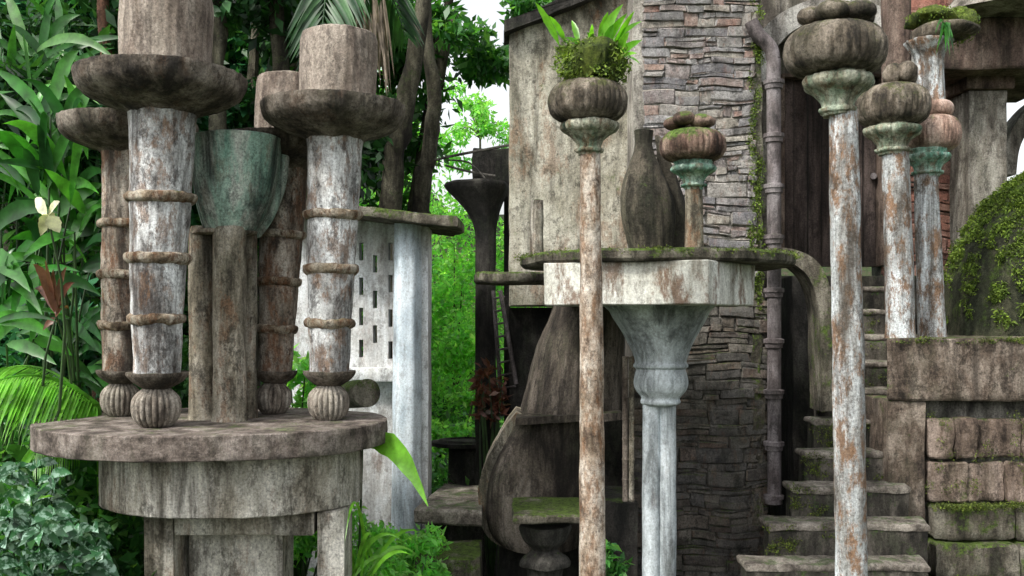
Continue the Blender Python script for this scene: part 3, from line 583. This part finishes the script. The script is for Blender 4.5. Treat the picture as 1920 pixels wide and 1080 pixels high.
m=MB(); m.box(X(1463,DB)+.004,X(1470,DB),DB-.02,DB+.16,2.75,Z(140,DB)); m.box(X(1650,DB),X(1657,DB)-.004,DB-.02,DB+.16,2.75,Z(140,DB)); m.box(X(1463,DB)+.004,X(1657,DB)-.004,DB-.021,DB+.16,Z(145,DB),Z(138,DB)-.004); m.build('door_frame',M['beam'],t)
m=MB(); cx,cz,r=X(1562,8.5),Z(160,8.5),S(132,8.5); rr=[]
for k in range(41):
    a=math.pi-math.pi*k/40; q=[]
    for rad,yy in ((r,8.4),(r+.2,8.4),(r+.2,8.88),(r,8.88)): q.append(Vector((cx+math.cos(a)*rad,yy,cz+math.sin(a)*rad*.92)))
    rr.append(q)
m.loft(rr); m.rough(.012,4).build('arch_band',M['archp'],t)
# stairs
t=empty('stone_stairs','worn dark stone stairs with moss on the risers, climbing to the door','stairs',(X(1560,6.1),6.1,0))
SD=6.0; SS=.24
LP={0:1398,1:1440,2:1484,3:1508,4:1526,5:1536,6:1540,7:1545,8:1550,9:1555}
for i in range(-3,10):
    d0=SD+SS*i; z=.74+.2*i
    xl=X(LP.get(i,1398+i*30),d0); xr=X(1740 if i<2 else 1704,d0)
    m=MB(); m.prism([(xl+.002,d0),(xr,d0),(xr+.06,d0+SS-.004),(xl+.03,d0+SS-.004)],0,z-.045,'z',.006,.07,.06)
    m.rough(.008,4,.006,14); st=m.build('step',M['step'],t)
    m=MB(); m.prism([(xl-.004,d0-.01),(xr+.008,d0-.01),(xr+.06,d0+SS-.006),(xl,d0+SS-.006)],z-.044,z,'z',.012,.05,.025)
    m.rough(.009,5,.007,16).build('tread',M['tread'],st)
cl=[]
for i in range(1,9):
    d0=SD+SS*i; z=.74+.2*i; xl=X(LP[i],d0)
    for k in range(16): cl.append(((xl+abs(random.gauss(0,.2)),d0-.014,z-U(.0,.19)),(.05,.012,.03),34))
cloud('moss_tufts',M['mossleaf'],t,cl,.016)
m=MB(); m.box(2.35,4.4,SD+SS*10+.01,8.88,0,2.64); m.rough(.006,4).build('landing',M['step'],t)
m=MB(); m.box(X(1470,8),X(1535,8),7.75,8.2,0,Z(520,8)); m.rough(.015,4); tag(m.build('stair_side_wall',M['darkc']),'dark stained wall behind the drain pipe, left of the stairs','wall')
# ------------------------------------------------------------ parapet
DP=6.6
t=empty('parapet_wall','brown mossy block parapet right of the stairs','wall',(X(1790,DP),DP,0))
m=MB(); m.prism([(X(1663,DP),DP),(X(2080,DP),DP),(X(2080,DP),8.4),(X(1672,8.3),8.3)],Z(752,DP),2.135,'z',.015,.1,.07); m.rough(.012,4,.007,16).build('cap_band',M['parapet'],t)
m=MB(); m.box(X(1668,DP),X(1737,DP),DP+.02,DP+.5,0,Z(752,DP)-.003); m.rough(.01,4).build('pier',M['parapet'],t)
m=MB(); m.box(X(1737,DP)+.003,X(2070,DP),DP+.11,DP+1.2,0,Z(752,DP)-.003,res=.25); m.build('core',M['mortar'],t)
m=MB(); random.seed(4)
for za,zb in ((Z(862,DP),Z(783,DP)),(Z(945,DP),Z(865,DP))):
    x=X(1742,DP)
    while x<X(2060,DP):
        l=U(.14,.33); m.box(x+.006,x+l-.006,DP+.05+U(-.025,.02),DP+.2,za+.006,zb-U(.004,.02),bev=.014,res=.06); x+=l
m.rough(.014,6,.008,20).build('square_blocks',M['block'],t)
m=MB()
for za,zb,off in ((Z(1010,DP),Z(947,DP),.03),(Z(1080,DP),Z(1013,DP),.1),(0,Z(1085,DP),.12)):
    x=X(1750-off*60,DP)
    while x<X(2060,DP):
        l=U(.35,.6); m.box(x,x+l-.012,DP-off,DP+.3,za,zb-.005,bev=.02,res=.07); x+=l
m.rough(.022,4,.01,16).build('mossy_base_courses',M['mossslab'],t)
cloud('moss_tufts',M['mossleaf'],t,[((U(X(1755,DP),X(1950,DP)),DP-.04,Z(947,DP)+U(-.02,.02)),(.09,.06,.02),90) for k in range(24)]+[((U(X(1740,DP),X(1950,DP)),DP-.13,Z(1080,DP)+U(-.03,.02)),(.1,.05,.02),90) for k in range(20)]+[((U(X(1665,DP),X(1950,DP)),DP-.005,2.13+U(-.02,.01)),(.07,.02,.012),35) for k in range(30)]+[((U(X(1740,DP),X(1950,DP)),DP+.02,Z(U(770,940),DP)),(.05,.015,.05),40) for k in range(22)],.016)
# dome
D=7.9
t=empty('mossy_dome','large egg shaped stone dome overgrown with bright moss behind the parapet','dome',(X(1985,D),D,2.1))
cx=X(1990,D); m=MB(); rings=[]
for k in range(40):
    tt=k/39*math.pi/2*.98; r=S(212,D)*math.cos(tt)**.95; z=2.1+S(318,D)*math.sin(tt)
    rings.append([Vector((cx+r*math.cos(a),D+r*math.sin(a),z)) for a in [2*math.pi*q/64 for q in range(64)]])
m.loft(rings); m.rough(.03,4,.015,16).build('shell',M['mosssparse'],t)
cl=[]
for k in range(2600):
    a=U(math.pi*.85,math.pi*1.7); tt=U(.03,1)**.8*math.pi/2; r=S(216,D)*math.cos(tt)
    if noise.noise(Vector((a*6,tt*8,1)))+.4*noise.noise(Vector((a*17,tt*20,4)))<-.1+.4*(1-tt)**2: continue
    cl.append(((cx+r*math.cos(a),D+r*math.sin(a),2.1+S(320,D)*math.sin(tt)),(.04,.035,.045),32))
cloud('moss_tufts',M['mossbright'],t,cl,.026)
# ------------------------------------------------------------ portico
D=8.2
t=empty('portico','dark brown stone portico roof on a square pillar at upper right','portico',(X(1850,D),D,0))
m=MB(); m.prism([(X(1770,7.9),7.9),(X(2060,7.9),7.9),(X(2060,7.9),9.2),(X(1790,9.0),9.2)],Z(128,7.9),Z(32,7.9),'z',.02,.12,.08); m.rough(.015,3).build('roof_beam',M['beam'],t)
m=MB(); m.box(X(1808,D),X(1896,D),8.15,8.6,Z(168,D),Z(128,D)-.06); m.box(X(1800,D),X(1903,D),8.12,8.65,Z(142,D),Z(128,D)-.04); m.rough(.008,4).build('capital',M['beam'],t)
m=MB(); m.box(X(1816,D),X(1888,D),8.2,8.55,0,Z(168,D)-.002); m.rough(.008,4,.004,16).build('square_pillar',M['lintel'],t)
m=MB(); rr=[]
for k in range(25):
    a=math.pi/2+math.pi/2*k/24; rr.append([Vector((X(1990,9)+math.cos(a)*q,yy,Z(330,9)+math.sin(a)*q*1.3)) for q,yy in ((S(95,9),8.9),(S(120,9),8.9),(S(120,9),9.15),(S(95,9),9.15))])
m.loft(rr); m.rough(.01,4).build('arch',M['lintel'],t)
m=MB(); m.lpx(7.9,[(1880,32,120),(1880,20,110),(1885,-10,90),(1885,-60,85)],seg=48); m.rough(.01,4).build('upper_drum',M['lintel'],t)
D=7.9
m=MB(); m.lpx(D,[(1681,590+(E-2.135)/D*F,20),(1681,400,22),(1681,120,25),(1680,0,26),(1680,-90,27)],seg=48,fl=rib(12,.03)); m.rough(.006,4); tag(m.build('fluted_column',M['beam']),'brown fluted column rising behind the dark bun out of the top of the picture','column')
# ------------------------------------------------------------ trees
def tree(label,px,D,cy,rx,rz,mat,n,size,tr=.14,K=22,bark='bark',group='jungle trees behind the sculptures',lean=0,ry=None,name='jungle_tree',asp=.42,cat='tree',part='crown'):
    bx,by=X(px,D),D; b=Vector((bx+lean,by,gh(bx+lean,by)-.1)); cz=Z(cy,D); ry=ry or rx
    t=empty(name,label,cat,b,group)
    cs_=[]
    for k in range(K):
        d=Vector((U(-1,1),U(-1,1),U(-1,1)));
        while d.length>1: d=Vector((U(-1,1),U(-1,1),U(-1,1)))
        cs_.append(Vector((bx+d.x*rx,by+d.y*ry,cz+d.z*rz)))
    m=MB(); mid=Vector((bx,by,max(b.z+.5,cz-rz*.3)))
    m.tube([b,b.lerp(mid,.5)+Vector((U(-.1,.1),0,0)),mid],[tr,tr*.8,tr*.6],14,4)
    for c in cs_[:9]: m.tube([mid,mid.lerp(c,.55)+Vector((0,0,.15)),c],[tr*.45,tr*.25,tr*.08],7,3)
    m.rough(.02,4).build('trunk',M[bark],t)
    cloud(part,M[mat],t,[(c,(rx*U(.2,.38),ry*U(.2,.38),rz*U(.13,.26)),n//K) for c in cs_],size,asp=asp)
    return t
random.seed(23)
tree('dark glossy tree at the far left edge above the long leaves',40,8.5,60,1.5,1.5,'leafdark',8000,.16)
tree('blue green tree behind the two left candlestick bowls',240,9.5,180,1.5,1.9,'leafblue',9000,.15,K=26)
tree('dark tree with dense crown behind the pale candlestick drum',470,9.0,120,1.5,1.6,'leafdark',9000,.14,K=26)
tree('mid green tree behind the mossy cap of the white wall',620,10.5,130,1.5,1.7,'leafmid',9000,.13,K=28)
tree('leaning overhanging tree whose leaves reach the plaster coping',830,10.0,40,1.1,.6,'leafmid',6000,.12,lean=-.7)
tree('bright feathery tree in the gap left of the black flared column',850,13.5,660,1.6,1.9,'leafbright',18000,.1,K=38,tr=.05)
tree('thin pale green tree seen in the sky gap above the mossy cap',900,15,230,.7,.8,'leafbright',1500,.1,K=14,tr=.03)
tree('tall bright tree far behind the slotted wall',660,15,430,1.8,2.4,'leafbright',12000,.13,K=30,tr=.06)
tree('mid green tree far behind the green cup',420,13,420,2.4,2.8,'leafmid',14000,.16,K=34)
tree('shaded tree far behind the left plants',100,12,450,2.4,3.0,'leafmid',14000,.17,K=34)
tree('low dark tree at the foot of the slope behind the round table',250,8.5,800,1.4,1.3,'leafdark',8000,.12)
tree('large distant tree on the slope at left',0,20,100,4,4.5,'leafmid',12000,.25,tr=.25,K=34)
tree('large distant tree on the slope behind the candlestick columns',330,21,60,4.2,4.5,'leafmid',12000,.25,tr=.25,K=34)
tree('distant light green tree left of the sky gap',600,20,130,2.4,3.4,'leafbright',8000,.2,tr=.15)
tree('distant tree peeping over the coping of the plaster wall',1100,19,60,1.3,1.1,'leafmid',3000,.16,tr=.2)
tree('tree low behind the dark round stand',870,11,850,1.0,.7,'leafbright',6000,.09,tr=.05)
GS='dense shrubs behind the ginger plants'
tree('dense long leaved shrub at mid height behind the pale cream bracts',70,7.2,470,.75,.9,'broad',2600,.24,tr=.04,K=20,group=GS,name='leafy_shrub',asp=.16,cat='shrub',part='foliage')
tree('dense long leaved shrub in the upper left corner behind the sword leaves',70,7.6,200,.8,.8,'leafdark',3200,.24,tr=.04,K=20,group=GS,name='leafy_shrub',asp=.18,cat='shrub',part='foliage')
tree('dense small leaved shrub between the palm frond and the reddish cordyline',110,6.7,660,.6,.5,'leafblue',4200,.11,tr=.03,K=20,group=GS,name='leafy_shrub',cat='shrub',part='foliage')
def trunk(label,pts,D,r,mat='bark'):
    m=MB(); q=[P(*p,D) for p in pts]; b=Vector(q[0]); q=[Vector((b.x-.05,b.y,gh(b.x,b.y)-.1))]+q
    m.tube(q,[r*1.2]+[r*(1-.1*i) for i in range(len(pts))],16,5); m.rough(.03,5,.01,20)
    tag(m.build('tree_trunk',M[mat]),label,'tree trunk')
trunk('thick mossy leaning trunk directly above the mossy cap slab',[(732,390),(750,250),(775,120),(800,-40)],8.6,.1)
trunk('second mossy trunk right of the thick leaning one',[(790,390),(803,300),(815,200),(800,60),(790,-40)],8.9,.085)
trunk('slim smooth brown trunk above the largest candlestick bowl',[(200,400),(198,200),(196,60),(190,-60)],7.6,.06,'barkb')
trunk('dark upright trunk between the two front candlestick columns',[(405,400),(408,200),(410,60),(412,-60)],8.0,.075)
trunk('dark trunk just left of the pale candlestick drum',[(545,400),(535,200),(520,60),(515,-60)],8.2,.08)
def frond(m,p0,p1,sag,leaf,nl=22,w=.035,drop=.4):
    p0=Vector(p0);p1=Vector(p1);d=p1-p0; L=d.length; sd=d.cross(Vector((0,0,1))).normalized()
    m.tube([p0+d*t+Vector((0,0,sag*4*t*(1-t))) for t in [i/8 for i in range(9)]],[.014*(1-.8*i/8) for i in range(9)],5)
    for i in range(1,nl):
        t=i/nl; c=p0+d*t+Vector((0,0,sag*4*t*(1-t))); l=leaf*math.sin(math.pi*(.12+.85*t))**.6*U(.85,1.1)
        for s_ in (-1,1):
            e=c+sd*s_*l*.8+d.normalized()*l*.55+Vector((0,0,-drop*l+U(-.03,.03))); m.blade(c,e,w,.06,.2,n=4)
t=empty('palm_tree','dark palm with arching and dead hanging fronds above the pale candlestick drum','palm',(X(640,7.8),7.8,0))
m=MB(); m.tube([(X(640,7.8),7.8,0),P(645,300,7.8),P(640,-60,7.8)],[.1,.09,.08],14,5); m.rough(.02,6).build('trunk',M['bark'],t)
m=MB()
for a,b in (((640,-90),(500,50)),((640,-90),(760,70)),((640,-90),(600,100))): frond(m,P(*a,7.8),P(*b,7.8+U(-.5,.6)),.3,.45,30,.03,.8)
m.build('fronds',M['leafdark'],t,recalc=False)
m=MB()
for k in range(34):
    x=U(675,730); m.blade(P(x-10,U(-40,30),7.6+U(-.2,.2)),P(x+U(-15,15),U(110,190),7.6+U(-.2,.2)),.02,.02,n=5)
m.build('dead_fronds',M['deadfrond'],t,recalc=False)
# ------------------------------------------------------------ left plants
def bplant(name,label,px,py,D,leaves,mat,cat='plant',group=None,stem=True,fold=.25,sag=.1):
    b=Vector((X(px,D),D,gh(X(px,D),D))); t=empty(name,label,cat,b,group); m=MB(); st=MB()
    for k,(x0,y0,x1,y1,w_) in enumerate(leaves):
        p0=P(x0,y0,D+U(-.15,.15)); p1=P(x1,y1,D+U(-.45,.2)); m.blade(p0,p1,S(w_,D),sag*U(.4,2.2),fold,n=10)
        if stem and k%5==0: st.tube([b+Vector((U(-.05,.05),U(-.05,.05),0)),b.lerp(p0,.6)+Vector((U(-.1,.1),U(-.1,.1),.1)),p0],[.012,.008,.005],6,3)
    if stem: st.build('stems',M['stem'],t)
    m.build('leaves',M[mat],t,recalc=False); return t
random.seed(3)
def rl(cx,cy,n,L0,L1,w,a0=0,a1=360,sp=25):
    o=[]
    for k in range(n):
        a=math.radians(U(a0,a1)); L=U(L0,L1); x=cx+U(-sp,sp); y=cy+U(-sp*1.6,sp*1.6); o.append((x,y,x+L*math.cos(a),y-L*math.sin(a)*.9,w*U(.4,1.2)))
    return o
G='tall ginger plants at left'
bplant('ginger_plant','tall ginger with long sword leaves reaching the upper left corner',80,400,6.0,[(95,215,148,95,30),(112,300,0,175,28),(125,335,5,232,28),(85,215,-10,130,24),(60,330,-30,250,26),(130,330,60,200,20),(150,310,40,150,20),(110,240,185,150,20),(165,300,120,140,18)]+rl(90,330,26,90,190,19,60,170,45),'broad',group=G,sag=.14)
bplant('ginger_plant','broad leaved ginger in front of the half hidden candlestick column',150,480,6.1,[(100,410,195,345,34),(190,430,60,465,34),(130,470,200,380,28),(150,380,95,300,22),(20,500,130,430,32)]+rl(130,440,30,70,150,24,-40,210,50),'broad',group=G,sag=.14)
bplant('ginger_plant','wide leaved plant at the left edge with one bright leaf',20,560,5.6,[(-40,500,58,548,42),(-30,450,110,400,34),(-20,600,110,640,30),(-30,640,90,560,30)]+rl(20,600,20,70,130,26,-60,100,50),'broad',group=G)
bplant('ginger_plant','shaded ginger growing behind the table edge below the red leaves',140,680,6.3,rl(140,640,32,60,130,20,-60,220,50),'leafmid',group=G)
bplant('ginger_plant','tall dark ginger behind the leftmost bowl',40,200,7.0,rl(60,180,36,100,180,18,-20,200,60),'leafmid',group=G)
bplant('ginger_plant','low dark broad leaved plant under the palm frond',60,860,5.7,rl(80,840,32,60,120,26,-80,230,55),'leafdark',group=G)
bplant('ginger_plant','mixed narrow leaved plant between the long sword leaves and the slim brown trunk',120,250,7.3,rl(150,240,40,80,150,14,0,180,55),'leafblue',group=G)
bplant('cordyline','reddish leaved cordyline among the green ginger leaves',100,560,5.4,[(105,590,62,495,18),(105,590,85,488,18),(105,590,125,500,16),(105,590,140,530,16),(105,590,60,545,14),(105,595,130,580,14),(105,590,100,505,18),(110,600,80,620,14)],'redleaf',fold=.35)
bplant('bract_plant','pale cream bracts among the ginger leaves',90,410,5.2,[(88,402,66,372,24),(90,402,112,378,26),(92,405,112,436,28),(90,402,76,442,22),(90,400,100,415,20)],'pale',sag=.02)
t=empty('low_palm','feathery palm frond arching over the left edge of the round table','palm',(X(190,5.5),5.5,gh(X(190,5.5),5.5)))
m=MB(); b=P(185,760,5.5); frond(m,b,P(-40,730,5.1),.12,.38,40,.017,.95); frond(m,P(185,770,5.6),P(10,690,5.5),.1,.3,34,.016,.7); frond(m,b,P(60,860,5.2),.1,.3,28,.018,.8)
m.tube([ORG[t.name],b],[.02,.014],6); m.build('fronds',M['lime'],t,recalc=False)
for px,py,D,l in ((40,1000,4.6,'silvery striped leaf plant in the bottom left corner'),(130,1035,4.7,'silvery striped leaf plant beside the left table leg'),(60,930,5.0,'silvery striped leaf plant below the palm frond')):
    b=Vector((X(px,D),D,gh(X(px,D),D))); t=empty('striped_leaf_plant',l,'plant',b,'silvery striped plants in the bottom left corner'); m=MB(); st=MB()
    for k in range(38):
        x=px+U(-70,70); y=py+U(-55,90); d=D+U(-.4,.4); c=P(x,y,d)
        for q in range(6):
            a=q/6*6.28+U(-.3,.3); l_=U(.06,.12); m.blade(c,c+Vector((math.cos(a)*l_,math.sin(a)*l_,U(-.08,.02))),l_*.46,.15,.25,n=6)
        if k%4==0: st.tube([b,c],[.006,.003],5)
    st.build('stems',M['stem'],t); m.build('leaves',M['vari'],t,recalc=False)
cl=[]
for k in range(150):
    x=U(-4.5,-1.75); y=U(4.4,9.5)
    cl.append(((x,y,gh(x,y)+U(0,.35)),(.3,.3,.2),150))
for k in range(150):
    x=U(-6,.6); y=U(8.6,13); cl.append(((x,y,gh(x,y)+U(0,.9)),(.45,.4,.35),150))
tag(cloud('undergrowth',M['leafmid'],None,cl,.1,org=Vector((-2.5,7,0))),'dense green undergrowth covering the jungle slope','undergrowth',kind='stuff')
def shrub(label,px,py,D,rx,rz,mat,n,size,name='leafy_shrub',group=None):
    b=Vector((X(px,D),D,0)); t=empty(name,label,'shrub',b,group); c=P(px,py,D); m=MB(); cl=[]
    for k in range(14):
        q=c+Vector((U(-rx,rx),U(-rx,rx)*.7,U(-rz,rz))); cl.append((q,(rx*.35,rx*.35,rz*.4),n//14)); m.tube([b,b.lerp(q,.5)+Vector((U(-.05,.05),0,0)),q],[.014,.01,.004],5,3)
    m.build('stems',M['stem'],t); cloud('foliage',M[mat],t,cl,size); return t
shrub('bright fern like shrub beside the right table leg',710,1045,5.9,.34,.25,'leafbright',3200,.055)
shrub('light green shrub under the slotted wall post',780,1060,6.4,.2,.2,'leafbright',1600,.06)
shrub('mid green shrub between the table legs at right',560,1040,6.2,.3,.25,'leafbright',2200,.07)
shrub('dark shrub glimpsed right of the lichen column foot',1140,1060,5.9,.1,.12,'leafmid',500,.06)
shrub('pale shrub behind the brown candlestick ball and right ball',555,740,6.6,.16,.25,'leafbright',700,.09)
shrub('reddish dry shrub at the foot of the black flared column',920,740,8.0,.12,.2,'redleaf',260,.08)
bplant('elephant_ear','single broad bright leaf drooping beside the right end of the table',660,1000,5.3,[(680,835,803,950,42)],'lime',sag=.12,fold=.2)
random.seed(8)
bplant('strap_leaf_plant','grassy plant with yellow green strap leaves at the bottom centre',720,1090,5.2,[(680+U(-30,30),1095,640+k*15+U(-10,10),1020+U(-20,40),8) for k in range(12)],'lime',sag=.3)
